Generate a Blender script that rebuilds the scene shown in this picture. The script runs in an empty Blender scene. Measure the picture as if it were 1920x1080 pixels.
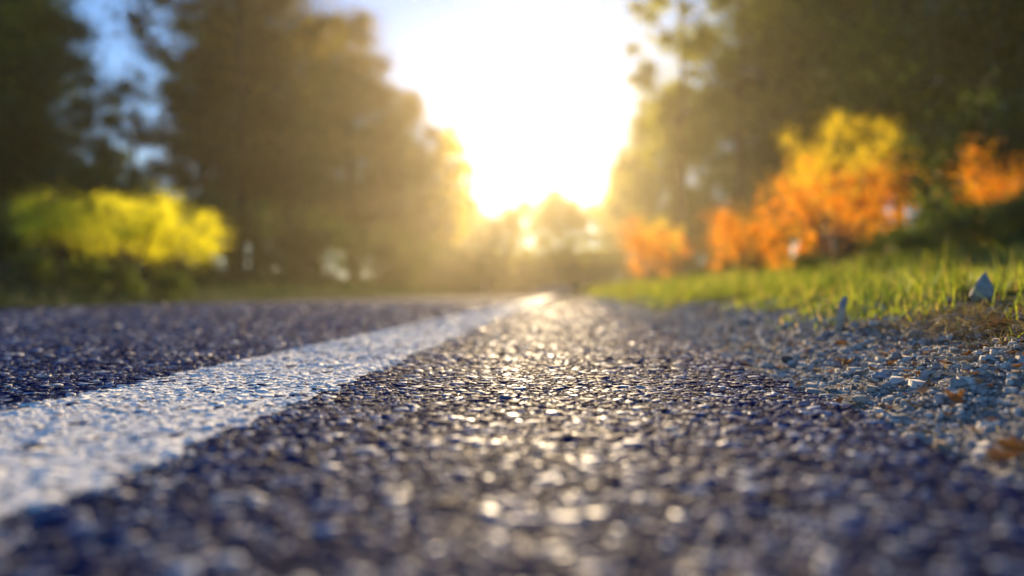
import bpy, math, random
import numpy as np
from mathutils import Vector

rng = np.random.default_rng(7)
random.seed(7)
scene = bpy.context.scene
col = scene.collection
R = math.radians

# ------------------------------------------------------------------ camera
CAM_H = 0.13
cam_data = bpy.data.cameras.new('camera')
cam = bpy.data.objects.new('camera', cam_data)
col.objects.link(cam)
cam.location = (0, 0, CAM_H)
cam.rotation_euler = (R(90), 0, R(4.09))          # looks a little left of the road's direction
cam_data.sensor_width = 36
cam_data.lens = 26.25
cam_data.shift_y = 0.0036
cam_data.clip_start = 0.01
cam_data.clip_end = 6000
cam_data.dof.use_dof = True
cam_data.dof.focus_distance = 1.02
cam_data.dof.aperture_fstop = 1.55
cam_data.dof.aperture_blades = 0
scene.camera = cam

# ------------------------------------------------------------------ light
SUN_EL, SUN_AZ = R(9.6), R(-1.64)                 # azimuth measured clockwise from +Y
world = bpy.data.worlds.new('World')
scene.world = world
world.use_nodes = True
wn = world.node_tree.nodes
bg = wn['Background']
sky = wn.new('ShaderNodeTexSky')
sky.sky_type = 'NISHITA'
sky.sun_disc = False
sky.sun_elevation = SUN_EL
sky.sun_rotation = SUN_AZ
sky.air_density = 1.0
sky.dust_density = 0.05
sky.ozone_density = 5.0
world.node_tree.links.new(sky.outputs[0], bg.inputs[0])
bg.inputs[1].default_value = 0.105

sd = bpy.data.lights.new('sun', 'SUN')
sd.energy = 5.0
sd.angle = R(0.55)
sd.color = (1.0, 0.74, 0.42)
sun = bpy.data.objects.new('sun', sd)
col.objects.link(sun)
sdir = Vector((math.sin(SUN_AZ) * math.cos(SUN_EL), math.cos(SUN_AZ) * math.cos(SUN_EL), math.sin(SUN_EL)))
sun.rotation_euler = sdir.to_track_quat('Z', 'Y').to_euler()
sun.location = sdir * 60

scene.view_settings.view_transform = 'Standard'
scene.view_settings.look = 'None'
scene.view_settings.exposure = 1.22
scene.view_settings.gamma = 1.0
scene.cycles.use_denoising = True
scene.cycles.max_bounces = 6
scene.cycles.diffuse_bounces = 2
scene.cycles.glossy_bounces = 2
scene.cycles.transmission_bounces = 4
scene.cycles.volume_bounces = 0
scene.cycles.sample_clamp_indirect = 6

# ------------------------------------------------------------------ helpers
def mesh_np(name, V, F):
    """mesh from an (n,3) vertex array and an (m,k) face array"""
    V = np.asarray(V, np.float32); F = np.asarray(F, np.int32)
    me = bpy.data.meshes.new(name)
    me.vertices.add(len(V)); me.vertices.foreach_set('co', V.ravel())
    k = F.shape[1]
    me.loops.add(F.size); me.loops.foreach_set('vertex_index', F.ravel())
    me.polygons.add(len(F)); me.polygons.foreach_set('loop_start', np.arange(len(F), dtype=np.int32) * k)
    me.update(calc_edges=True)
    return me

def link(name, me, mat, parent=None, loc=(0, 0, 0), rz=0.0, smooth=False):
    o = bpy.data.objects.new(name, me)
    col.objects.link(o)
    if mat and me is not None and len(me.materials) == 0:
        me.materials.append(mat)
    o.location = loc; o.rotation_euler = (0, 0, rz)
    if parent: o.parent = parent
    if smooth and me is not None:
        me.polygons.foreach_set('use_smooth', np.ones(len(me.polygons), bool))
    return o

def tag(o, label, cat, group=None):
    o['label'] = label; o['category'] = cat
    if group: o['group'] = group
    return o

def empty(name, loc=(0, 0, 0), rz=0.0):
    o = bpy.data.objects.new(name, None)
    col.objects.link(o); o.location = loc; o.rotation_euler = (0, 0, rz)
    o.empty_display_size = 0.1
    return o

def copy_tree(o, parent=None):
    c = o.copy(); col.objects.link(c); c.parent = parent
    for ch in list(o.children): copy_tree(ch, c)
    return c

def fade(t): return t * t * (3 - 2 * t)
def vnoise(x, y, seed=0):
    """smooth value noise, 0..1"""
    x = np.asarray(x, float); y = np.asarray(y, float)
    xi = np.floor(x).astype(np.int64); yi = np.floor(y).astype(np.int64)
    def h(a, b):
        n = (a * 374761393 + b * 668265263 + seed * 1274126177) & 0xffffffff
        n = ((n ^ (n >> 13)) * 1274126177) & 0xffffffff
        return ((n ^ (n >> 16)) & 0xffff) / 65535.0
    u = fade(x - xi); v = fade(y - yi)
    return (h(xi, yi) * (1 - u) + h(xi + 1, yi) * u) * (1 - v) + (h(xi, yi + 1) * (1 - u) + h(xi + 1, yi + 1) * u) * v

def tube(pts, rad, n=8, cap=True):
    """swept tube through pts with radii: verts, quad faces"""
    pts = np.asarray(pts, float); V = []; F = []
    for i, p in enumerate(pts):
        t = pts[min(i + 1, len(pts) - 1)] - pts[max(i - 1, 0)]
        t = t / (np.linalg.norm(t) + 1e-9)
        a = np.cross(t, (0.31, 0.95, 0.05)); a /= np.linalg.norm(a) + 1e-9
        b = np.cross(t, a)
        for k in range(n):
            w = 2 * math.pi * k / n
            V.append(p + rad[i] * (math.cos(w) * a + math.sin(w) * b))
    for i in range(len(pts) - 1):
        for k in range(n):
            F.append((i * n + k, i * n + (k + 1) % n, (i + 1) * n + (k + 1) % n, (i + 1) * n + k))
    return np.array(V), np.array(F)

# ------------------------------------------------------------------ materials
class NT:
    def __init__(s, name):
        s.m = bpy.data.materials.new(name); s.m.use_nodes = True
        s.n = s.m.node_tree.nodes; s.l = s.m.node_tree.links
        s.n.clear(); s.out = s.n.new('ShaderNodeOutputMaterial')
    def node(s, t, **kw):
        x = s.n.new(t)
        for k, v in kw.items(): setattr(x, k, v)
        return x
    def link(s, a, b): s.l.new(a, b)
    def ramp(s, fac, stops):
        r = s.node('ShaderNodeValToRGB')
        e = r.color_ramp.elements
        while len(e) < len(stops): e.new(0.5)
        for el, (p, c) in zip(e, stops): el.position = p; el.color = (*c, 1)
        s.link(fac, r.inputs[0]); return r.outputs[0]
    def noise(s, scale, detail=4, rough=0.55, coord=None):
        t = s.node('ShaderNodeTexNoise'); t.inputs['Scale'].default_value = scale
        t.inputs['Detail'].default_value = detail; t.inputs['Roughness'].default_value = rough
        if coord is not None: s.link(coord, t.inputs['Vector'])
        return t.outputs[0]
    def obj_coord(s): return s.node('ShaderNodeTexCoord').outputs['Object']
    def mix(s, fac, a, b, blend='MIX'):
        m = s.node('ShaderNodeMix', data_type='RGBA', blend_type=blend)
        for v, i in ((fac, 0), (a, 6), (b, 7)):
            if isinstance(v, (int, float)): m.inputs[i].default_value = v
            elif isinstance(v, tuple): m.inputs[i].default_value = (*v, 1)
            else: s.link(v, m.inputs[i])
        return m.outputs[2]
    def bump(s, h, strength, dist):
        b = s.node('ShaderNodeBump'); b.inputs['Strength'].default_value = strength
        b.inputs['Distance'].default_value = dist; s.link(h, b.inputs['Height']); return b.outputs[0]
    def pbsdf(s, color, rough=0.6, spec=0.5, normal=None):
        p = s.node('ShaderNodeBsdfPrincipled')
        if isinstance(color, tuple): p.inputs['Base Color'].default_value = (*color, 1)
        else: s.link(color, p.inputs['Base Color'])
        if isinstance(rough, (int, float)): p.inputs['Roughness'].default_value = rough
        else: s.link(rough, p.inputs['Roughness'])
        p.inputs['Specular IOR Level'].default_value = spec
        if normal is not None: s.link(normal, p.inputs['Normal'])
        s.link(p.outputs[0], s.out.inputs[0]); return p
    def island(s): return s.node('ShaderNodeNewGeometry').outputs['Random Per Island']

def leaf_mat(name, stops, trans=0.5, tint=1.4):
    t = NT(name)
    c = t.ramp(t.island(), stops)
    d = t.node('ShaderNodeBsdfDiffuse'); t.link(c, d.inputs[0])
    tr = t.node('ShaderNodeBsdfTranslucent')
    t.link(t.mix(1.0, c, (tint, tint, 0.75), 'MULTIPLY'), tr.inputs[0])
    m = t.node('ShaderNodeMixShader'); m.inputs[0].default_value = trans
    t.link(d.outputs[0], m.inputs[1]); t.link(tr.outputs[0], m.inputs[2])
    g = t.node('ShaderNodeBsdfGlossy'); g.inputs['Roughness'].default_value = 0.45
    m2 = t.node('ShaderNodeMixShader'); m2.inputs[0].default_value = 0.05
    t.link(m.outputs[0], m2.inputs[1]); t.link(g.outputs[0], m2.inputs[2])
    t.link(m2.outputs[0], t.out.inputs[0]); return t.m

M = {}
t = NT('asphalt_binder'); oc = t.obj_coord()
c = t.mix(t.noise(2.2, 3, 0.6, oc), (0.008, 0.016, 0.050), (0.016, 0.029, 0.085))
g = t.noise(190, 3, 0.7, oc)
c = t.mix(t.ramp(g, [(0.42, (0, 0, 0)), (0.68, (1, 1, 1))]), c, (0.07, 0.10, 0.19))
t.pbsdf(c, 0.95, 0.02, t.bump(g, 1.0, 0.012)); M['binder'] = t.m

t = NT('asphalt_stone'); oc = t.obj_coord()
c = t.ramp(t.island(), [(0.0, (0.002, 0.007, 0.040)), (0.44, (0.005, 0.017, 0.095)), (0.64, (0.016, 0.042, 0.16)),
                        (0.77, (0.08, 0.135, 0.30)), (0.90, (0.32, 0.40, 0.58)), (1.0, (0.58, 0.54, 0.50))])
n = t.noise(420, 3, 0.7, oc)
c = t.mix(0.55, c, t.ramp(n, [(0.3, (0.35, 0.35, 0.38)), (0.7, (1, 1, 1))]), 'MULTIPLY')
t.pbsdf(c, t.ramp(t.island(), [(0, (0.75,) * 3), (0.78, (0.65,) * 3), (0.86, (0.5,) * 3), (1, (0.7,) * 3)]), 0.1, t.bump(n, 0.5, 0.0012))
isl = t.ramp(t.island(), [(0.0, (0.03,) * 3), (0.78, (0.04,) * 3), (0.86, (0.12,) * 3), (1.0, (0.05,) * 3)])
t.link(isl, [x for x in t.n if x.type == 'BSDF_PRINCIPLED'][0].inputs['Specular IOR Level']); M['agg'] = t.m

def paint(name, fine):
    t = NT(name); oc = t.obj_coord()
    w = t.noise(95, 4, 0.65, oc)
    base = t.mix(t.noise(14, 3, 0.6, oc), (0.78, 0.78, 0.78), (0.88, 0.88, 0.87))
    worn = t.ramp(w, [(0.385, (1, 1, 1)), (0.455, (0, 0, 0))])
    c = t.mix(worn, base, (0.03, 0.045, 0.10))
    t.pbsdf(c, 0.8, 0.15, t.bump(t.noise(230, 3, 0.7, oc), 0.7, 0.004 if fine else 0.002)); return t.m
M['paint'] = paint('road_paint', True); M['paint_stone'] = paint('road_paint_on_stone', False)

t = NT('soil_and_turf'); oc = t.obj_coord()
sep = t.node('ShaderNodeSeparateXYZ'); t.link(oc, sep.inputs[0])
n1 = t.noise(9, 5, 0.65, oc); n2 = t.noise(120, 4, 0.7, oc)
grav = t.ramp(n2, [(0.36, (0.08, 0.074, 0.07)), (0.5, (0.27, 0.25, 0.235)), (0.64, (0.50, 0.47, 0.44))])
turf = t.ramp(n1, [(0.3, (0.022, 0.028, 0.010)), (0.6, (0.045, 0.06, 0.015)), (0.8, (0.09, 0.075, 0.03))])
ad = t.node('ShaderNodeMath', operation='MULTIPLY_ADD'); t.link(n1, ad.inputs[0]); ad.inputs[1].default_value = 0.5
t.link(sep.outputs[0], ad.inputs[2])
edge = t.node('ShaderNodeMapRange'); edge.inputs[1].default_value = 0.84; edge.inputs[2].default_value = 1.0
t.link(ad.outputs[0], edge.inputs[0])
edge2 = t.node('ShaderNodeMapRange'); edge2.inputs[1].default_value = -4.3; edge2.inputs[2].default_value = -4.1
edge2.inputs[3].default_value = 1; edge2.inputs[4].default_value = 0
t.link(sep.outputs[0], edge2.inputs[0])
mx = t.node('ShaderNodeMath', operation='MAXIMUM'); t.link(edge.outputs[0], mx.inputs[0]); t.link(edge2.outputs[0], mx.inputs[1])
t.pbsdf(t.mix(mx.outputs[0], grav, turf), 0.95, 0.05, t.bump(n2, 1.0, 0.012)); M['soil'] = t.m

t = NT('shoulder_gravel'); oc = t.obj_coord()
c = t.ramp(t.island(), [(0.0, (0.08, 0.075, 0.075)), (0.2, (0.30, 0.29, 0.285)), (0.55, (0.56, 0.535, 0.51)),
                        (0.85, (0.74, 0.70, 0.66)), (0.93, (0.42, 0.30, 0.19)), (1.0, (0.16, 0.10, 0.06))])
n = t.noise(160, 4, 0.7, oc)
c = t.mix(0.6, c, t.ramp(n, [(0.3, (0.5, 0.5, 0.5)), (0.7, (1.1, 1.1, 1.1))]), 'MULTIPLY')
t.pbsdf(c, 0.85, 0.12, t.bump(n, 0.8, 0.004)); M['gravel'] = t.m

def rock(name, a, b):
    t = NT(name); oc = t.obj_coord()
    n = t.noise(70, 5, 0.7, oc)
    t.pbsdf(t.ramp(n, [(0.3, a), (0.7, b)]), 0.7, 0.4, t.bump(t.noise(260, 4, 0.7, oc), 0.8, 0.003)); return t.m
M['rock_grey'] = rock('grey_rock', (0.16, 0.16, 0.17), (0.42, 0.40, 0.38))
M['rock_dark'] = rock('dark_rock', (0.03, 0.03, 0.035), (0.13, 0.12, 0.12))
M['rock_pale'] = rock('pale_rock', (0.22, 0.20, 0.17), (0.46, 0.41, 0.35))
M['rock_blue'] = rock('blue_grey_rock', (0.16, 0.19, 0.26), (0.36, 0.40, 0.50))
M['stub'] = rock('pale_wood', (0.34, 0.27, 0.19), (0.62, 0.52, 0.40))

def bark(name, a, b):
    t = NT(name); oc = t.obj_coord()
    mp = t.node('ShaderNodeMapping'); mp.inputs['Scale'].default_value = (9, 9, 1.6); t.link(oc, mp.inputs[0])
    n = t.noise(1.6, 5, 0.65, mp.outputs[0])
    t.pbsdf(t.ramp(n, [(0.35, a), (0.65, b)]), 0.9, 0.2, t.bump(n, 0.9, 0.03)); return t.m
M['bark_brown'] = bark('brown_bark', (0.045, 0.032, 0.022), (0.14, 0.10, 0.07))
M['bark_pine'] = bark('pine_bark', (0.09, 0.045, 0.022), (0.26, 0.14, 0.075))
M['bark_grey'] = bark('grey_bark', (0.08, 0.075, 0.065), (0.24, 0.22, 0.19))

M['leaf_dark'] = leaf_mat('dark_green_leaf', [(0, (0.030, 0.055, 0.008)), (0.6, (0.075, 0.12, 0.012)), (1, (0.17, 0.20, 0.02))], 0.58)
M['leaf_olive'] = leaf_mat('olive_leaf', [(0, (0.10, 0.12, 0.008)), (0.6, (0.26, 0.28, 0.012)), (1, (0.48, 0.44, 0.02))], 0.72)
M['leaf_brown'] = leaf_mat('brown_green_leaf', [(0, (0.06, 0.045, 0.010)), (0.5, (0.14, 0.10, 0.016)), (1, (0.22, 0.18, 0.022))], 0.6)
M['leaf_lime'] = leaf_mat('lime_yellow_leaf', [(0, (0.46, 0.48, 0.012)), (0.5, (0.72, 0.68, 0.02)), (1, (0.82, 0.72, 0.03))], 0.82)
M['leaf_yellow'] = leaf_mat('golden_leaf', [(0, (0.52, 0.38, 0.012)), (0.6, (0.72, 0.54, 0.02)), (1, (0.78, 0.64, 0.04))], 0.82)
M['leaf_orange'] = leaf_mat('orange_leaf', [(0, (0.60, 0.16, 0.006)), (0.5, (0.74, 0.29, 0.010)), (1, (0.78, 0.46, 0.02))], 0.82)
M['leaf_dry'] = leaf_mat('dry_leaf', [(0, (0.12, 0.05, 0.018)), (0.6, (0.26, 0.12, 0.04)), (1, (0.36, 0.19, 0.08))], 0.15)
M['grass'] = leaf_mat('grass_blade', [(0, (0.03, 0.055, 0.010)), (0.4, (0.09, 0.14, 0.015)), (0.72, (0.26, 0.31, 0.025)), (0.88, (0.40, 0.40, 0.04)), (0.92, (0.40, 0.27, 0.09)), (1, (0.52, 0.40, 0.18))], 0.66)
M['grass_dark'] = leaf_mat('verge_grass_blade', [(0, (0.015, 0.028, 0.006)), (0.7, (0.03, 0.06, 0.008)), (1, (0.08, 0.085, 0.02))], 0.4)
M['straw'] = leaf_mat('dry_straw', [(0, (0.16, 0.11, 0.05)), (0.6, (0.34, 0.25, 0.12)), (1, (0.5, 0.40, 0.22))], 0.4)
t = NT('post_white'); t.pbsdf(t.mix(t.noise(9, 3, 0.6, t.obj_coord()), (0.62, 0.62, 0.60), (0.8, 0.8, 0.78)), 0.45); M['post'] = t.m
t = NT('post_black'); t.pbsdf((0.02, 0.02, 0.022), 0.5); M['post_black'] = t.m
t = NT('reflector'); t.pbsdf((0.75, 0.72, 0.66), 0.15, 0.8); M['reflector'] = t.m

# ------------------------------------------------------------------ the ground
def road_shift(y):                                   # the road bends left far ahead
    y = np.asarray(y, float)
    return np.where(y > 48, -0.0042 * (np.maximum(y, 48) - 48) ** 2, 0.0)
ROAD_R, ROAD_L = 0.33, -4.2
XP = np.array([-900, -60, -20, -9, -5.2, -4.5, -4.1, -3.9, 0.22, 0.30, 0.345, 0.40, 0.48, 0.56, 0.64, 0.8, 1.0, 1.6, 3.0, 6.0, 12, 40, 900])
ZP = np.array([3.0, 2.5, 1.3, 0.45, 0.06, 0.0, -0.02, -0.06, -0.06, -0.04, -0.014, -0.006, 0.012, 0.038, 0.062, 0.09, 0.12, 0.19, 0.36, 0.75, 1.3, 2.4, 3.0])
def ground_z(x, y, fine=True):
    x = np.asarray(x, float); y = np.asarray(y, float)
    xs = x - road_shift(y)
    z = np.interp(xs, XP, ZP)
    off = np.clip((xs - 0.34) / 0.3, 0, 1) + np.clip((-4.3 - xs) / 0.6, 0, 1)
    z = z + off * ((vnoise(x * 5, y * 5, 1) - 0.5) * 0.016)
    z = z + np.clip((np.abs(xs + 1.9) - 2.9) / 2, 0, 1) * ((vnoise(x * 0.7, y * 0.7, 2) - 0.5) * 0.16)
    if fine:
        z = z + np.clip((xs - 0.34) / 0.05, 0, 1) * ((vnoise(x * 38, y * 38, 3) - 0.5) * 0.009 + (vnoise(x * 75, y * 75, 4) - 0.5) * 0.007)
    return z

gx = np.unique(np.concatenate([np.linspace(-900, -60, 12), np.linspace(-60, -9, 24), np.linspace(-9, -4, 26), np.linspace(-4, 0.25, 6),
                               np.arange(0.26, 1.6, 0.014), np.linspace(1.6, 7, 40), np.linspace(7, 60, 24), np.linspace(60, 900, 12)]))
gy = np.unique(np.concatenate([np.linspace(-300, -8, 10), np.linspace(-8, 0, 12), np.arange(0, 4.5, 0.02), np.linspace(4.5, 16, 90),
                               np.linspace(16, 110, 90), np.linspace(110, 1500, 20)]))
X, Y = np.meshgrid(gx, gy)
V = np.stack([X, Y, ground_z(X, Y)], -1).reshape(-1, 3)
nx, ny = len(gx), len(gy)
i = np.arange(nx * ny).reshape(ny, nx)
F = np.stack([i[:-1, :-1], i[:-1, 1:], i[1:, 1:], i[1:, :-1]], -1).reshape(-1, 4)
o = link('ground', mesh_np('ground', V, F), M['soil'], smooth=True); o['kind'] = 'structure'

# road: a slab with a ragged right edge
ry = np.unique(np.concatenate([np.linspace(-40, 0, 20), np.arange(0, 4, 0.02), np.linspace(4, 48, 80), np.linspace(48, 130, 60)]))
rs = road_shift(ry)
edge_r = ROAD_R + (vnoise(ry * 9, ry * 0, 5) - 0.5) * 0.03 + (vnoise(ry * 40, ry * 0, 6) - 0.5) * 0.012
edge_l = ROAD_L + (vnoise(ry * 3, ry * 0, 8) - 0.5) * 0.05
cols = [(edge_l - 0.02, -0.09), (edge_l, -0.004), (edge_l + 0.02, 0), (-3 + rs * 0, 0), (-1.5 + rs * 0, 0), (-0.3 + rs * 0, 0),
        (edge_r - 0.035, 0), (edge_r - 0.008, -0.005), (edge_r + 0.008, -0.09)]
V = np.stack([np.stack([c + rs, ry, np.full_like(ry, z)], -1) for c, z in cols], 1).reshape(-1, 3)
k = len(cols); i = np.arange(len(ry) * k).reshape(len(ry), k)
F = np.stack([i[:-1, :-1], i[:-1, 1:], i[1:, 1:], i[1:, :-1]], -1).reshape(-1, 4)
road = link('road', mesh_np('road', V, F), M['binder']); road['kind'] = 'structure'

LINE_L, LINE_R = -4.65 * CAM_H, -2.41 * CAM_H
def line_edges(y):
    y = np.asarray(y, float)
    return (LINE_L + (vnoise(y * 45, y * 0, 11) - 0.5) * 0.022, LINE_R + (vnoise(y * 45, y * 0 + 9, 12) - 0.5) * 0.022)
ly = np.unique(np.concatenate([np.linspace(-20, 0, 30), np.arange(0, 5, 0.012), np.linspace(5, 48, 90), np.linspace(48, 128, 60)]))
la, lb = line_edges(ly); ls = road_shift(ly)
V = np.stack([np.stack([la + ls, ly, np.full_like(ly, 0.0016)], -1), np.stack([lb + ls, ly, np.full_like(ly, 0.0016)], -1)], 1).reshape(-1, 3)
i = np.arange(len(ly) * 2).reshape(-1, 2)
F = np.stack([i[:-1, 0], i[:-1, 1], i[1:, 1], i[1:, 0]], -1)
line = link('edge_line', mesh_np('edge_line', V, F), M['paint'], road)

# ------------------------------------------------------------------ aggregate and gravel as real stones
def stones(cx, cy, cz, rad, flat, seed, tl=0.22, asp_r=1.35, m=6):
    """little flat-topped angular chips with m sides"""
    r = np.random.default_rng(seed); n = len(cx)
    a0 = r.uniform(0, 6.28, n)[:, None] + np.arange(m)[None] * (2 * math.pi / m) + r.uniform(-0.3, 0.3, (n, m))
    asp = r.uniform(1 / asp_r, asp_r, n)[:, None]
    lo = rad[:, None] * r.uniform(0.7, 1.2, (n, m)); hi = lo * r.uniform(0.72, 0.95, (n, m))
    th = r.uniform(0, 3.14, n)[:, None]
    def ring(rr, z):
        x = rr * np.cos(a0) * asp; y = rr * np.sin(a0) / asp
        return np.stack([cx[:, None] + x * np.cos(th) - y * np.sin(th), cy[:, None] + x * np.sin(th) + y * np.cos(th), z], -1)
    h = (rad * flat)[:, None]
    tilt = r.normal(0, tl, (n, 2))
    zl = cz[:, None] - h * 0.9 + np.zeros((n, m))
    zh = cz[:, None] + h * r.uniform(0.6, 1.0, (n, m)) + (np.cos(a0) * tilt[:, :1] + np.sin(a0) * tilt[:, 1:]) * rad[:, None] * 0.7
    V = np.concatenate([ring(lo, zl), ring(hi, zh)], 1)
    f = []
    for q in range(m):
        p = (q + 1) % m
        f += [(q, p, m + p), (q, m + p, m + q)]
    f += [(m, m + q, m + q + 1) for q in range(1, m - 1)]
    F = (np.array(f)[None] + (np.arange(n) * 2 * m)[:, None, None]).reshape(-1, 3)
    return V.reshape(-1, 3), F

def jgrid(x0, x1, y0, y1, s, seed, slope=0.80, pad=0.35):
    r = np.random.default_rng(seed)
    xs, ys = np.meshgrid(np.arange(x0, x1, s), np.arange(y0, y1, s))
    xs = xs.ravel() + r.uniform(-0.42, 0.42, xs.size) * s; ys = ys.ravel() + r.uniform(-0.42, 0.42, ys.size) * s
    k = np.abs(xs) < slope * ys + pad
    return xs[k], ys[k], r

chips = []                                            # (x, y, radius, sides), coarser with distance
for y0, y1, sp, m, sd_ in ((0.12, 1.25, 0.0067, 6, 21), (1.25, 2.3, 0.0088, 5, 22), (2.3, 4.2, 0.0135, 4, 23), (4.2, 8.0, 0.025, 4, 24)):
    x, y, q = jgrid(-4.1, 0.34, y0, y1, sp, sd_, slope=0.76, pad=0.2)
    chips.append((x, y, sp * q.choice([0.32, 0.48, 0.70, 1.25], len(x), p=[.26, .36, .30, .08]) * q.uniform(.85, 1.15, len(x)), np.full(len(x), m)))
ax, ay, ar, am = (np.concatenate(c) for c in zip(*chips))
r_ = np.random.default_rng(20)
k = ax < np.interp(ay, ry, edge_r) - 0.012 + r_.uniform(-0.01, 0.012, len(ax))
ax, ay, ar, am = ax[k], ay[k], ar[k], am[k]
l0, l1 = line_edges(ay)
jit = r_.uniform(-0.011, 0.011, len(ax))
inl = (ax > l0 + jit) & (ax < l1 + jit)
wear = vnoise(ax * 55, ay * 55, 31) * 0.6 + r_.uniform(0, 0.4, len(ax))
painted = inl & (wear > 0.36)
az = r_.uniform(-0.0006, 0.0005, len(ax)) + np.where(painted, 0.0012, np.where(inl, 0.0007, 0.0))
# a narrow low strip along the road's right edge where it slumps
az = az - np.clip((ax - (np.interp(ay, ry, edge_r) - 0.04)) / 0.04, 0, 1) * 0.004
for nm, sel, mt in (('asphalt_aggregate', ~painted, 'agg'), ('painted_aggregate', painted, 'paint_stone')):
    for m in (6, 5, 4):
        q = sel & (am == m)
        V, F = stones(ax[q], ay[q], az[q], ar[q], 0.22, 41 + len(nm) + m, 0.09, 1.6, m)
        o = link(nm, mesh_np(nm, V, F), M[mt], road); o['kind'] = 'stuff'

# pale crushed stone on the shoulder
gxs, gys, r_ = jgrid(0.31, 0.95, 0.25, 3.6, 0.0070, 51, slope=0.85, pad=0.3)
g2x, g2y, r2_ = jgrid(0.31, 1.1, 3.6, 12, 0.03, 52)
gxs = np.concatenate([gxs, g2x]); gys = np.concatenate([gys, g2y])
dens = np.clip(1.25 - (gxs - 0.50) / 0.40, 0, 1) * np.clip(0.25 + 0.9 * vnoise(gxs * 11, gys * 11, 53), 0, 1)
er = np.interp(gys, ry, edge_r)
k = (r_.uniform(0, 1, len(gxs)) < dens) & (gxs > er - 0.015 + r_.uniform(0, 0.03, len(gxs)))
gxs, gys = gxs[k], gys[k]
gr = np.exp(r_.normal(math.log(0.0023), 0.62, len(gxs))).clip(0.0016, 0.012) * np.where(gys > 3.6, 2.4, 1.0)
V, F = stones(gxs, gys, ground_z(gxs, gys) + 0.0005, gr, 0.5, 54, 0.16, 1.4)
o = link('shoulder_gravel', mesh_np('shoulder_gravel', V, F), M['gravel']); o['kind'] = 'stuff'
o['label'] = 'pale crushed gravel and grit along the road shoulder'

# ------------------------------------------------------------------ grass
def blades(cx, cy, cz, h, w, seed, lean=0.45, bend=0.5):
    r = np.random.default_rng(seed); n = len(cx)
    az = r.uniform(0, 6.28, n); l = np.abs(r.normal(0, lean, n)); fz = r.uniform(0, 6.28, n)
    d = np.stack([np.cos(az), np.sin(az)], -1)
    wd = np.stack([np.cos(fz), np.sin(fz)], -1) * w[:, None] / 2
    P = []
    for tt, ww in ((0, 1.0), (0.4, 0.9), (0.75, 0.6), (1.0, 0.06)):
        off = h * (l * tt + bend * l * tt * tt)
        zz = h * tt * (1 - 0.25 * np.minimum(l, 1.2) * tt)
        c = np.stack([cx + d[:, 0] * off, cy + d[:, 1] * off, cz + zz], -1)
        s = np.concatenate([wd * ww, np.zeros((n, 1))], 1)
        P += [c - s, c + s]
    V = np.stack(P, 1)
    f = [(0, 1, 3, 2), (2, 3, 5, 4), (4, 5, 7, 6)]
    F = (np.array(f)[None] + (np.arange(n) * 8)[:, None, None]).reshape(-1, 4)
    return V.reshape(-1, 3), F

def merge(parts):
    Vs, Fs, o = [], [], 0
    for V, F in parts:
        Vs.append(V); Fs.append(F + o); o += len(V)
    return np.concatenate(Vs), np.concatenate(Fs)

def scatter(n, x0, x1, y0, y1, r, ypow=1.0):
    return r.uniform(x0, x1, n), y0 + (y1 - y0) * r.uniform(0, 1, n) ** ypow

r = np.random.default_rng(61)
parts = []
# near bank, dense tufts
bx, by = scatter(70000, 0.50, 3.0, 0.8, 6.5, r, 1.3)
p = np.clip((bx - 0.57 - 0.12 * (vnoise(bx * 0, by * 4, 63) - 0.5)) / 0.16, 0, 1) * np.clip(vnoise(bx * 7, by * 7, 62) * 2.2 - 0.62, 0.03, 1) * np.where((np.abs(bx - 0.83 * by / 1.59) < 0.05) & (by < 1.60) & (by > 1.1), 0.12, 1)
k = r.uniform(0, 1, len(bx)) < p; bx, by = bx[k], by[k]
hh = (0.012 + 0.058 * vnoise(bx * 5, by * 5, 64) ** 1.4 * np.clip((bx - 0.5) / 0.35, 0.25, 1.5)) * r.uniform(0.5, 1.5, len(bx))
parts.append(blades(bx, by, ground_z(bx, by) - 0.003, hh, r.uniform(0.0018, 0.0042, len(bx)), 65, 0.42))
# longer stems
bx, by = scatter(1500, 0.66, 3.0, 1.0, 6, r, 1.2)
parts.append(blades(bx, by, ground_z(bx, by), r.uniform(0.05, 0.13, len(bx)), r.uniform(0.0014, 0.0026, len(bx)), 66, 0.45))
V, F = merge(parts)
o = link('bank_grass', mesh_np('bank_grass', V, F), M['grass']); o['kind'] = 'stuff'
o['label'] = 'sunlit green grass growing on the bank beside the gravel'
# farther along the right side
bx, by = scatter(28000, 0.5, 9, 5.5, 60, r, 1.8)
cx_, cy_ = scatter(9000, 0.5, 2.2, 4.0, 40, r, 1.8)
bx = np.concatenate([bx, cx_]); by = np.concatenate([by, cy_])
k = (by > 6.3) | (bx > 2.8) | (np.arange(len(bx)) >= 28000); bx, by = bx[k], by[k]
sc = np.clip(by / 9, 1, 3.5)
V, F = blades(bx + road_shift(by), by, ground_z(bx + road_shift(by), by, False), r.uniform(0.05, 0.16, len(bx)) * np.clip(sc, 1, 1.7), 0.004 * sc, 67, 0.4)
o = link('roadside_grass', mesh_np('roadside_grass', V, F), M['grass']); o['kind'] = 'stuff'
o['label'] = 'longer grass running on beside the road towards the sun'
# left verge
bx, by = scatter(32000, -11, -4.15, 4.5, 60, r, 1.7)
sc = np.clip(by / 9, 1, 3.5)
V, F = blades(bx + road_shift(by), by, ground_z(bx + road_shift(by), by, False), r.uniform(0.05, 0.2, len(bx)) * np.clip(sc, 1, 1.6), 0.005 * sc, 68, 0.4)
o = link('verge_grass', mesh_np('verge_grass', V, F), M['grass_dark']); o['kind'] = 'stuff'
o['label'] = 'dark green grass on the verge across the road'
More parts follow.
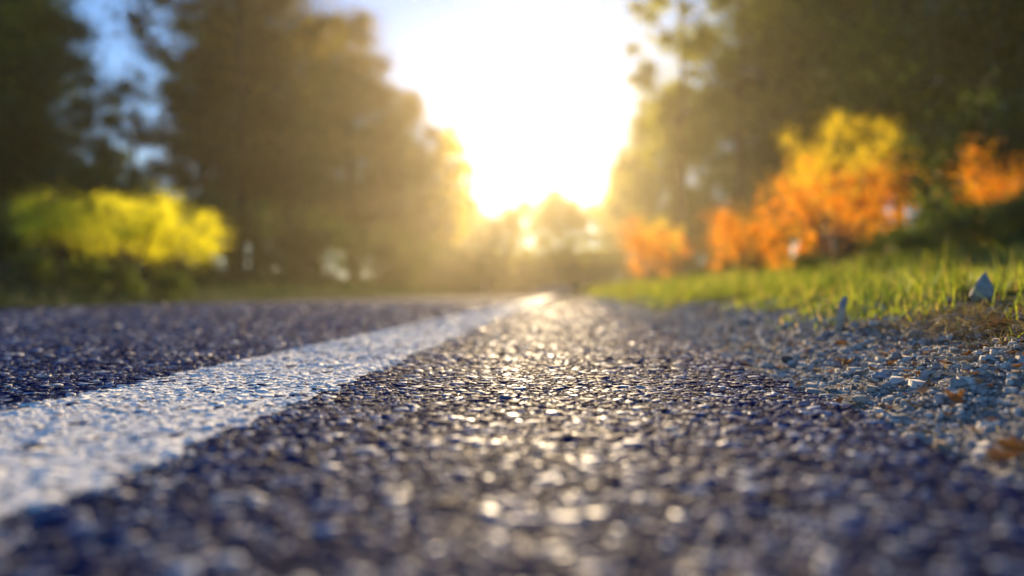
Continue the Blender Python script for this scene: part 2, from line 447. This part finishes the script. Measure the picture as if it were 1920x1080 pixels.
# dry straw and thatch on the shoulder
bx, by = scatter(5200, 0.36, 1.0, 0.5, 4.5, r, 1.2)
k = r.uniform(0, 1, len(bx)) < np.clip((bx - 0.35) / 0.6, 0.08, 1); bx, by = bx[k], by[k]
V, F = blades(bx, by, ground_z(bx, by) + 0.002, r.uniform(0.012, 0.05, len(bx)), r.uniform(0.0009, 0.0022, len(bx)), 69, 2.2, 0.2)
V2 = V.reshape(-1, 8, 3); base = V2[:, :2].mean(1, keepdims=True)
V2[..., 2] = base[..., 2] + (V2[..., 2] - base[..., 2]) * 0.28
bx, by = scatter(1800, 0.60, 0.80, 0.85, 1.5, r)
Va, Fa = blades(bx, by, ground_z(bx, by) + r.uniform(0, 0.02, len(bx)), r.uniform(0.02, 0.07, len(bx)), r.uniform(0.001, 0.0022, len(bx)), 70, 2.0, 0.3)
V3 = Va.reshape(-1, 8, 3); base = V3[:, :2].mean(1, keepdims=True)
V3[..., 2] = base[..., 2] + (V3[..., 2] - base[..., 2]) * 0.3
V, F = merge([(V2.reshape(-1, 3), F), (V3.reshape(-1, 3), Fa)])
o = link('dry_straw', mesh_np('dry_straw', V, F), M['straw']); o['kind'] = 'stuff'
o['label'] = 'dry straw and dead stalks lying along the gravel shoulder'

bx, by = scatter(1500, 0.345, 0.95, 0.45, 4.0, r, 1.1)
q = r.uniform(0.002, 0.009, len(bx)); a0 = r.uniform(0, 6.28, len(bx)); tl = r.normal(0, 0.35, (len(bx), 2))
P = []
for du, dv in ((-1, 0), (0, -0.5), (1, 0), (0, 0.5)):
    P.append(np.stack([bx + q * (du * np.cos(a0) - dv * np.sin(a0)), by + q * (du * np.sin(a0) + dv * np.cos(a0)),
                       ground_z(bx, by) + 0.005 + q * (abs(du) * 0.35 + du * tl[:, 0] + dv * tl[:, 1])], -1))
o = link('leaf_litter', mesh_np('leaf_litter', np.stack(P, 1).reshape(-1, 3), np.arange(4 * len(bx)).reshape(-1, 4)), M['leaf_dry']); o['kind'] = 'stuff'
o['label'] = 'brown crumbs of dead leaves strewn over the gravel'

# ------------------------------------------------------------------ single stones, stub, leaves on the shoulder
import bmesh
def rock_mesh(name, sx, sy, sz, seed, sub=3, rough=0.16, point=0.0):
    bm = bmesh.new(); bmesh.ops.create_icosphere(bm, subdivisions=sub, radius=1)
    rr = np.random.default_rng(seed)
    cuts = [(rr.normal(0, 1, 3), rr.uniform(0.55, 0.85)) for _ in range(11)]
    cuts = [(c / np.linalg.norm(c), d) for c, d in cuts]
    for v in bm.verts:
        q = np.array(v.co)
        for c, d in cuts:                                     # facets: push points back to cutting planes
            e = q @ c - d
            if e > 0: q = q - c * e * 0.9
        q = q * (1 + rough * (vnoise(q[0] * 3 + 7, q[1] * 3 + q[2] * 5, seed) - 0.5))
        if point and q[2] > -0.2:
            f = 1 - point * (q[2] + 0.2) / 1.1
            q[0] = q[0] * f + 0.30 * (q[2] + 0.2); q[1] *= f
        v.co = (q[0] * sx, q[1] * sy, q[2] * sz)
    me = bpy.data.meshes.new(name); bm.to_mesh(me); bm.free()
    return me

def put(x, y, dz): return (x, y, float(ground_z(x, y)) + dz)
o = link('rock', rock_mesh('rock', 0.032, 0.026, 0.046, 3, point=0.78), M['rock_pale'], None, put(0.85, 1.59, 0.034), 0.5)
tag(o, 'pointed pale grey rock standing upright in the grass', 'rock')
for (x, y, sx, sz, mt, lab, sd_) in (
        (0.41, 1.42, 0.014, 0.010, 'rock_dark', 'dark rounded pebble at the inner side of the gravel shoulder', 5),
        (0.60, 0.985, 0.013, 0.010, 'rock_pale', 'large pale pebble beside the dark thatch of dry stalks', 6),
        (0.45, 1.10, 0.014, 0.008, 'rock_blue', 'flat blue-grey pebble lying on the gravel shoulder', 7),
        (0.52, 1.22, 0.011, 0.008, 'rock_grey', 'small angular grey pebble among the gravel', 8),
        (0.375, 0.98, 0.013, 0.008, 'rock_pale', 'small pale pebble lying against the asphalt edge', 9),
        (0.54, 1.72, 0.014, 0.009, 'rock_grey', 'low grey pebble near the upright pale stub', 10)):
    o = link('pebble', rock_mesh('pebble', sx, sx * 0.8, sz, sd_, sub=2), M[mt], None, put(x, y, sz * 0.5), sd_ * 1.3)
    tag(o, lab, 'pebble', 'pebbles on the shoulder')

root = empty('dead_stem', put(0.58, 1.63, 0.0), 0.3)
V, F = tube([(0, 0, -0.01), (0.002, 0, 0.012), (0.004, 0.001, 0.03), (0.007, 0.001, 0.047)], [0.011, 0.0095, 0.0085, 0.0075], 9)
link('stalk', mesh_np('stalk', V, F), M['stub'], root, smooth=True)
V, F = tube([(0.0075, 0.001, 0.046), (0.010, 0.002, 0.058), (0.014, 0.002, 0.068), (0.016, 0.002, 0.074)], [0.0068, 0.008, 0.006, 0.001], 9)
link('broken_tip', mesh_np('broken_tip', V, F), M['rock_grey'], root, smooth=True)
tag(root, 'short pale stub of a dead stem upright where gravel meets grass', 'stem')

def dry_leaf(x, y, size, rz, curl, seed, lab, mt='leaf_dry'):
    rr = np.random.default_rng(seed); nu, nv = 13, 7
    V = []
    for a in range(nu):
        u = a / (nu - 1)
        half = 0.32 * math.sin(math.pi * u) ** 0.8 * (1 + 0.28 * math.sin(u * 22)) + 0.004
        for b in range(nv):
            v = b / (nv - 1) * 2 - 1
            px = (u - 0.5); py = v * half
            pz = curl * (abs(v) ** 1.7 * half * 1.6 + (u - 0.4) ** 2 * 0.7) + 0.02 * rr.normal()
            V.append((px * size, py * size, pz * size))
    i = np.arange(nu * nv).reshape(nu, nv)
    F = np.stack([i[:-1, :-1], i[1:, :-1], i[1:, 1:], i[:-1, 1:]], -1).reshape(-1, 4)
    root = empty('dry_leaf', put(x, y, 0.006), rz)
    link('blade', mesh_np('blade', V, F), M[mt], root, smooth=True)
    P, Q = tube([(-0.72 * size, 0.02 * size, 0.06 * size), (-0.5 * size, 0, curl * 0.5 * size), (0, 0, 0.012 * size), (0.42 * size, 0, curl * 0.03 * size)],
                [0.02 * size, 0.02 * size, 0.014 * size, 0.006 * size], 5)
    link('midrib', mesh_np('midrib', P, Q), M['straw'], root)
    tag(root, lab, 'leaf', 'dry leaves on the shoulder')
dry_leaf(0.352, 0.63, 0.034, 0.5, 0.5, 1, 'curled brown dry leaf lying across the ragged asphalt edge')
dry_leaf(0.378, 0.66, 0.030, 2.2, 0.6, 2, 'smaller crumpled brown leaf tucked against the curled leaf')
dry_leaf(0.465, 1.28, 0.04, 1.1, 0.5, 3, 'flat rust-orange dry leaf lying on the gravel')
dry_leaf(0.68, 1.22, 0.04, 0.2, 0.7, 4, 'rust-brown dry leaf lying on the dead thatch')
dry_leaf(0.43, 0.86, 0.028, 3.9, 0.9, 5, 'little brown dry leaf curled up among pale gravel')
dry_leaf(0.52, 1.45, 0.03, 5.2, 0.6, 6, 'narrow brown dry leaf near the upright stub')

def twig(x, y, length, rz, lab, seed):
    rr = np.random.default_rng(seed)
    pts = [(-length / 2 + length * q / 5, rr.normal(0, length * 0.03), 0.004 + abs(rr.normal(0, 0.002))) for q in range(6)]
    V, F = tube(pts, np.linspace(0.0022, 0.0011, 6), 6)
    V2, F2 = tube([pts[3], (pts[3][0] + length * 0.12, pts[3][1] + length * 0.14, 0.012)], [0.0013, 0.0006], 5)
    root = empty('twig', put(x, y, 0.003), rz)
    link('stick', mesh_np('stick', V, F), M['stub'], root); link('side_shoot', mesh_np('side_shoot', V2, F2), M['stub'], root)
    tag(root, lab, 'twig', 'twigs on the shoulder')
twig(0.53, 1.06, 0.05, 2.4, 'short pale straight twig on gravel below the grass', 1)
twig(0.48, 0.96, 0.07, 0.4, 'long thin pale twig lying across the gravel', 2)
twig(0.55, 2.4, 0.10, 1.3, 'forked pale twig leaning among grass at the gravel edge', 3)

# ------------------------------------------------------------------ delineator posts
def post(x, y, rz, lab):
    root = empty('delineator_post', (x, y, float(ground_z(x, y, False))), rz)
    def prism(z0, z1, s0, s1, slant=0.0, grow=0.0):
        pr = [(-0.06, -0.025), (0.0, -0.055), (0.06, -0.025), (0.05, 0.04), (-0.05, 0.04)]
        V = [((px * s0) * (1 + grow), (py * s0) * (1 + grow), z0 + slant * px) for px, py in pr] + \
            [((px * s1) * (1 + grow), (py * s1) * (1 + grow), z1 + slant * px) for px, py in pr]
        me = bpy.data.meshes.new('prism')
        n = 5
        me.from_pydata(V, [], [(q, (q + 1) % n, n + (q + 1) % n, n + q) for q in range(n)] + [tuple(range(n))[::-1], tuple(range(n, 2 * n))])
        return me
    link('shaft', prism(-0.2, 0.80, 1.0, 0.95), M['post'], root)
    link('cap', prism(0.801, 0.86, 0.95, 0.75, 0.35), M['post'], root)
    band = link('band', prism(0.52, 0.72, 0.985, 0.975, 0.5, 0.06), M['post_black'], root)
    link('reflector', prism(0.57, 0.67, 0.30, 0.30, 0.0), M['reflector'], band, (0, -0.052, 0))
    tag(root, lab, 'road post', 'roadside delineator posts')
post(-4.48, 41.5, 0.1, 'white road post with black band at the far road edge across the road')
post(1.45, 60, 0.0, 'white road post with black band standing in the grass beside the gravel side')

# ------------------------------------------------------------------ trees
def leaf_cloud(centres, radii, n, size, seed, squash=0.8, aspect=1.6):
    r = np.random.default_rng(seed)
    centres = np.asarray(centres); radii = np.asarray(radii)
    pr = radii ** 2; idx = r.choice(len(centres), n, p=pr / pr.sum())
    d = r.normal(0, 1, (n, 3)); d /= np.linalg.norm(d, axis=1)[:, None]
    q = centres[idx] + d * (radii[idx] * np.minimum(np.abs(r.normal(0, 0.68, n)), 1.6))[:, None] * np.array([1, 1, squash])
    a = r.normal(0, 1, (n, 3)); a /= np.linalg.norm(a, axis=1)[:, None]
    b = np.cross(a, r.normal(0, 1, (n, 3))); b /= np.linalg.norm(b, axis=1)[:, None]
    s = size * r.uniform(0.6, 1.35, n)[:, None]
    a = a * s * aspect / 2; b = b * s / 2
    V = np.stack([q - a, q - b * 0.9 + a * 0.1, q + a, q + b * 0.9 + a * 0.1], 1).reshape(-1, 3)
    return V, np.arange(4 * n).reshape(-1, 4)

def make_tree(name, H, crown0, rad, nleaf, size, mleaf, mbark, seed, nlimb=9, taper='round', trunk_r=0.2, clumps=34, clump_r=0.85):
    r = np.random.default_rng(seed)
    root = empty(name)
    k = 9
    path = [(0.10 * H * 0.12 * math.sin(q * 1.3 + seed) * q / k, 0.08 * H * 0.12 * math.cos(q * 1.1 + seed) * q / k, -0.3 + (H * 0.93 + 0.3) * q / k) for q in range(k + 1)]
    rr = [trunk_r * (1.35 if q == 0 else 1) * (1 - 0.86 * q / k) for q in range(k + 1)]
    V, F = tube(path, rr, 9)
    link('trunk', mesh_np('trunk', V, F), M[mbark], root, smooth=True)
    path = np.array(path)
    def prof(u):
        if taper == 'round': return math.sin(math.pi * min(max(0.12 + 0.83 * u, 0), 1)) ** 0.7
        if taper == 'cone': return (1 - u) ** 0.8 * 0.95 + 0.06
        if taper == 'top': return math.sin(math.pi * (0.15 + 0.8 * u)) ** 0.8
    C, Rr = [], []
    for q in range(nlimb):
        u = (q + 0.5) / nlimb * 0.9; z = crown0 + (H - crown0) * u * 0.72
        ang = q * 2.4 + seed; L = rad * prof(u) * r.uniform(0.75, 1.0)
        c = np.array([np.interp(z, path[:, 2], path[:, 0]), np.interp(z, path[:, 2], path[:, 1]), z])
        dirv = np.array([math.cos(ang), math.sin(ang), 0.0])
        rise = -0.1 if taper == 'cone' else 0.45
        pts = [c, c + dirv * L * 0.35 + np.array([0, 0, L * rise * 0.3]), c + dirv * L * 0.7 + np.array([0, 0, L * rise * 0.75]), c + dirv * L * 0.95 + np.array([0, 0, L * rise])]
        br = trunk_r * 0.42 * (1 - 0.6 * u)
        V, F = tube(pts, [br, br * 0.7, br * 0.4, br * 0.12], 6)
        link('limb', mesh_np('limb', V, F), M[mbark], root, smooth=True)
        C += [pts[2], pts[3]]; Rr += [clump_r * r.uniform(0.6, 1.0), clump_r * r.uniform(0.5, 0.9)]
    for q in range(clumps):
        u = r.uniform(0, 1); z = crown0 + (H - crown0) * u
        ang = r.uniform(0, 6.28); L = rad * prof(u) * math.sqrt(r.uniform(0.05, 1))
        C.append(np.array([math.cos(ang) * L, math.sin(ang) * L, z])); Rr.append(clump_r * r.uniform(0.45, 1.1) * (0.55 if taper == 'cone' and u > 0.7 else 1))
    V, F = leaf_cloud(C, Rr, nleaf, size, seed + 1)
    cr = link('crown', mesh_np('crown', V, F), M[mleaf], root); cr['kind'] = 'stuff'
    return root

def make_shrub(name, H, rad, z0, nleaf, size, mleaf, seed, stems=7, clumps=16, clump_r=0.32):
    r = np.random.default_rng(seed); root = empty(name); C, Rr = [], []
    for q in range(stems):
        ang = q * 2.4 + seed; L = rad * r.uniform(0.45, 0.95); h = H * r.uniform(0.65, 1.0)
        pts = [(0.04 * math.cos(ang), 0.04 * math.sin(ang), -0.15), (L * 0.3 * math.cos(ang), L * 0.3 * math.sin(ang), h * 0.4),
               (L * 0.7 * math.cos(ang), L * 0.7 * math.sin(ang), h * 0.75), (L * math.cos(ang), L * math.sin(ang), h)]
        V, F = tube(pts, [0.022, 0.016, 0.010, 0.004], 5)
        link('stem', mesh_np('stem', V, F), M['bark_brown'], root, smooth=True)
        C += [np.array(pts[2]), np.array(pts[3])]; Rr += [clump_r, clump_r * 0.8]
    for q in range(clumps):
        ang = r.uniform(0, 6.28); L = rad * math.sqrt(r.uniform(0, 1)); u = r.uniform(0, 1)
        C.append(np.array([math.cos(ang) * L, math.sin(ang) * L, z0 + (H - z0) * u * (1.1 - 0.4 * L / rad)])); Rr.append(clump_r * r.uniform(0.5, 1.1))
    V, F = leaf_cloud(C, Rr, nleaf, size, seed + 2, 0.85, 1.5)
    cr = link('foliage', mesh_np('foliage', V, F), M[mleaf], root); cr['kind'] = 'stuff'
    return root

protos = {
    'broad': (make_tree('broadleaf_tree', 13.5, 2.4, 3.3, 60000, 0.08, 'leaf_dark', 'bark_brown', 11, clumps=64, clump_r=1.35), 'broadleaf_tree'),
    'olive': (make_tree('broadleaf_tree', 12.5, 1.8, 3.2, 60000, 0.08, 'leaf_olive', 'bark_grey', 12, clumps=64, clump_r=1.3), 'broadleaf_tree'),
    'brown': (make_tree('broadleaf_tree', 15, 2.6, 3.0, 62000, 0.078, 'leaf_brown', 'bark_brown', 13, clumps=70, clump_r=1.3), 'broadleaf_tree'),
    'pine': (make_tree('pine_tree', 17, 5.2, 2.6, 36000, 0.085, 'leaf_olive', 'bark_pine', 14, nlimb=10, taper='top', trunk_r=0.22, clumps=44, clump_r=1.0), 'pine_tree'),
    'spruce': (make_tree('spruce_tree', 14, 0.8, 2.7, 50000, 0.08, 'leaf_dark', 'bark_brown', 15, nlimb=14, taper='cone', clumps=70, clump_r=0.95), 'spruce_tree'),
    'gold': (make_tree('added_glow_birch', 13.5, 4.0, 1.9, 22000, 0.085, 'leaf_yellow', 'bark_grey', 21, nlimb=10, trunk_r=0.13, clumps=36, clump_r=0.9), 'added_glow_birch'),
    'lime': (make_shrub('shrub', 1.55, 0.85, 0.85, 8500, 0.020, 'leaf_lime', 16), 'shrub'),
    'orange': (make_shrub('shrub', 1.25, 0.75, 0.25, 9000, 0.018, 'leaf_orange', 17), 'shrub'),
    'yellow': (make_shrub('shrub', 2.6, 1.0, 1.3, 9500, 0.020, 'leaf_yellow', 18), 'shrub'),
    'bush': (make_shrub('bush', 1.6, 1.25, 0.1, 12000, 0.055, 'leaf_dark', 19, clumps=26, clump_r=0.45), 'bush'),
}
used = set()
def plant(kind, x, y, s, lab, cat, group, rz=None, sz=None):
    p, nm = protos[kind]
    o = p if kind not in used else copy_tree(p)
    used.add(kind)
    o.location = (x, y, float(ground_z(x, y, False)) - 0.02)
    o.rotation_euler = (0, 0, random.uniform(0, 6.28) if rz is None else rz)
    o.scale = (s, s, (s if sz is None else sz))
    tag(o, lab, cat, group)
    return o

def tree_label(kind, x, y):
    side = 'across the road' if x < 0 else 'behind the grass bank'
    front = abs(x - (-1.0)) < (11.5 if x < 0 else 10.2)
    deep = 'in the front row of the wood' if front else 'deeper in the wood'
    look = {'broad': 'dark green broadleaf tree', 'olive': 'olive yellow-green broadleaf tree', 'brown': 'brownish autumn broadleaf tree',
            'pine': 'tall pine with bare reddish trunk', 'spruce': 'narrow dark spruce', 'bush': 'low dark green bush'}[kind]
    if kind == 'bush': deep = 'under the wood edge'
    lab = look + ' ' + (deep.replace('in the front row of the wood', 'in front') if kind == 'pine' else deep) + ' ' + side
    return lab, ('bush' if kind == 'bush' else 'tree'), lab.replace('tree', 'trees').replace('low dark green bush', 'low dark bushes')
# across the road (left)
for kind, x, y, s in (('broad', -13.0, 15.5, 0.8), ('pine', -15.5, 19, 0.85), ('brown', -10.5, 23.5, 1.0), ('pine', -13.4, 27, 0.9),
                      ('brown', -11.8, 32, 0.78), ('brown', -12.0, 41, 1.0), ('broad', -12.0, 28, 0.9), ('brown', -11.8, 54, 0.95), ('spruce', -13.5, 36, 0.85),
                      ('brown', -12, 72, 1.0), ('olive', -12.5, 84, 0.95), ('broad', -9.5, 95, 0.72), ('broad', -15.5, 46, 1.1), ('broad', -18, 30, 0.6), ('broad', -19.3, 25, 0.85), ('spruce', -20, 24, 0.9), ('spruce', -17.5, 22, 0.7),
                      ('broad', -13.5, 60, 1.1), ('olive', -15, 88, 1.0), ('brown', -19, 41, 1.0), ('broad', -24, 28, 1.0), ('broad', -17, 60, 1.2), ('broad', -22, 52, 1.2), ('spruce', -25, 40, 0.7), ('broad', -28, 36, 1.1), ('broad', -17, 74, 1.2), ('brown', -15, 33, 0.8), ('brown', -14.5, 50, 1.1)):
    plant(kind, x, y, s, *tree_label(kind, x, y))
# this side (right)
for kind, x, y, s in (('olive', 8.4, 15, 0.85), ('broad', 7.6, 11.5, 0.8), ('olive', 8.8, 22, 1.0), ('broad', 9.5, 30, 1.0), ('olive', 7.0, 48, 1.0),
                      ('pine', 5.2, 34, 1.05), ('pine', 6.2, 27, 0.95), ('broad', 6.9, 60, 1.0), ('olive', 6.8, 70, 1.0), ('olive', 12.5, 18, 1.0), ('broad', 13, 26, 1.1),
                      ('broad', 12, 13, 1.1), ('spruce', 14, 35, 1.1), ('broad', 15, 46, 1.1), ('olive', 6.9, 81, 0.95), ('broad', 7.6, 92, 0.85), ('broad', 16, 20, 1.1), ('broad', 12, 100, 1.0), ('broad', 11, 58, 1.15), ('broad', 12, 70, 1.2), ('broad', 11.5, 40, 1.15), ('broad', 20, 30, 1.2), ('spruce', 17, 27, 1.1), ('olive', 10.5, 34, 1.1), ('broad', 10.8, 25, 1.0)):
    plant(kind, x, y, s, *tree_label(kind, x, y))
plant('gold', -9.7, 62, 1.0, 'added birch with leaves coloured as sun highlights at the wood edge across the road', 'tree', None)  # added birches, golden leaf colour stands in for sunlit leaf highlights
plant('gold', 5.6, 68, 0.85, 'added birch with leaves coloured as sun highlights beside the road behind the grass bank', 'tree', None)
# the wood that closes the bend
for q in range(15):
    kind = ('olive', 'broad', 'olive', 'spruce')[q % 4] if abs(q - 10) > 3 else 'olive'
    plant(kind, -26 + q * 2.5 + random.uniform(-0.7, 0.7), 104 + random.uniform(-6, 12) - 0.25 * (q - 5), random.uniform(0.8, 1.05),
          {'olive': 'olive hazy tree in the wood closing off the bend', 'broad': 'dark hazy tree in the wood closing off the bend', 'spruce': 'hazy spruce in the wood closing off the bend'}[kind], 'tree', 'trees at the far bend')
for q in range(16):
    plant('bush', -24 + q * 2.1 + random.uniform(-0.6, 0.6), 100 + random.uniform(-2, 3), random.uniform(1.2, 1.6), 'hazy bush at the foot of the wood closing off the bend', 'bush', 'bushes at the far bend')
for q in range(15):
    plant('bush', -23 + q * 2.1 + random.uniform(-0.5, 0.5), 112 + random.uniform(-1, 2), random.uniform(2.2, 2.8), 'big hazy bush among the trunks of the wood closing off the bend', 'bush', 'big bushes at the far bend')
# shrubs with glowing leaves
for x, y, k in ((-4.95, 9.4, 0.74), (-5.45, 9.0, 0.8), (-5.9, 9.5, 0.8), (-6.6, 9.2, 0.74)):
    plant('lime', x, y, k, 'bright lime-yellow shrub lit from behind across the road', 'shrub', 'lime shrubs across the road')
plant('orange', 1.95, 8.0, 0.66, 'small round shrub with flaming orange leaves on the grass bank', 'shrub', 'orange shrubs')
plant('orange', 2.75, 7.8, 0.95, 'broad shrub with flaming orange leaves below the golden shrub', 'shrub', 'orange shrubs')
plant('orange', 4.0, 7.0, 0.80, 'orange-leaved shrub at the foot of the dark wood', 'shrub', 'orange shrubs')
plant('orange', 2.1, 19.0, 1.3, 'orange shrub fading into golden haze beside the road', 'shrub', 'orange shrubs')
plant('yellow', 3.35, 9.4, 0.72, 'tall golden-yellow shrub behind the orange shrubs', 'shrub', None)
plant('yellow', 3.0, 24.0, 0.8, 'golden-yellow shrub near the road in the sun haze', 'shrub', None)
for x, y, s in ((-4.85, 8.9, 0.2), (-5.4, 8.7, 0.22), (-5.95, 8.9, 0.22), (-6.5, 8.7, 0.22), (3.3, 13, 0.5), (-7.5, 13, 0.9), (-9.5, 14.5, 1.2), (-8.6, 18, 1.2), (-8.0, 22, 1.2), (-8.8, 27, 1.3), (-8.3, 33, 1.4), (-8.4, 40, 1.5), (-8.4, 48, 1.5), (-8.6, 57, 1.6),
                (-12, 13, 1.3), (-12.5, 18, 1.3), (-11.5, 17.5, 1.3), (-8.8, 66, 1.7), (5.6, 9.6, 1.0), (6.2, 12.5, 1.2), (5.9, 17, 1.2), (6.2, 23, 1.3), (6.4, 30, 1.4), (6.6, 38, 1.5), (6.4, 48, 1.6),
                (5.4, 7.4, 0.8), (7.5, 9.5, 1.2), (6.6, 60, 1.7)):
    plant('bush', x, y, s, *tree_label('bush', x, y))

for x, y, k in ((2.15, 4.7, 0.15), (2.6, 5.0, 0.19), (3.05, 5.3, 0.21), (3.5, 5.6, 0.24), (2.4, 5.7, 0.16), (3.0, 6.1, 0.2), (1.75, 5.6, 0.1)):  # dark clumps added where the bank only lies in the shrubs' shade
    plant('bush', x, y, k, 'low dark weed clump added to shade the grass bank in front of the orange shrubs', 'weed', 'weed clumps added on the bank for shade')

# ------------------------------------------------------------------ haze
hb = (-130, 130, -12, 170, -1.4, 24)
V = [(x, y, z) for z in hb[4:] for y in hb[2:4] for x in hb[:2]]
me = bpy.data.meshes.new('haze'); me.from_pydata(V, [], [(0, 2, 3, 1), (4, 5, 7, 6), (0, 1, 5, 4), (1, 3, 7, 5), (3, 2, 6, 7), (2, 0, 4, 6)])
t = NT('haze'); pv = t.node('ShaderNodeVolumePrincipled')
pv.inputs['Color'].default_value = (1.0, 0.88, 0.62, 1); pv.inputs['Density'].default_value = 0.00105
pv.inputs['Anisotropy'].default_value = 0.72
t.link(pv.outputs[0], t.out.inputs['Volume'])
o = link('haze', me, t.m); o['kind'] = 'stuff'; o['label'] = 'thin golden evening haze over the road'
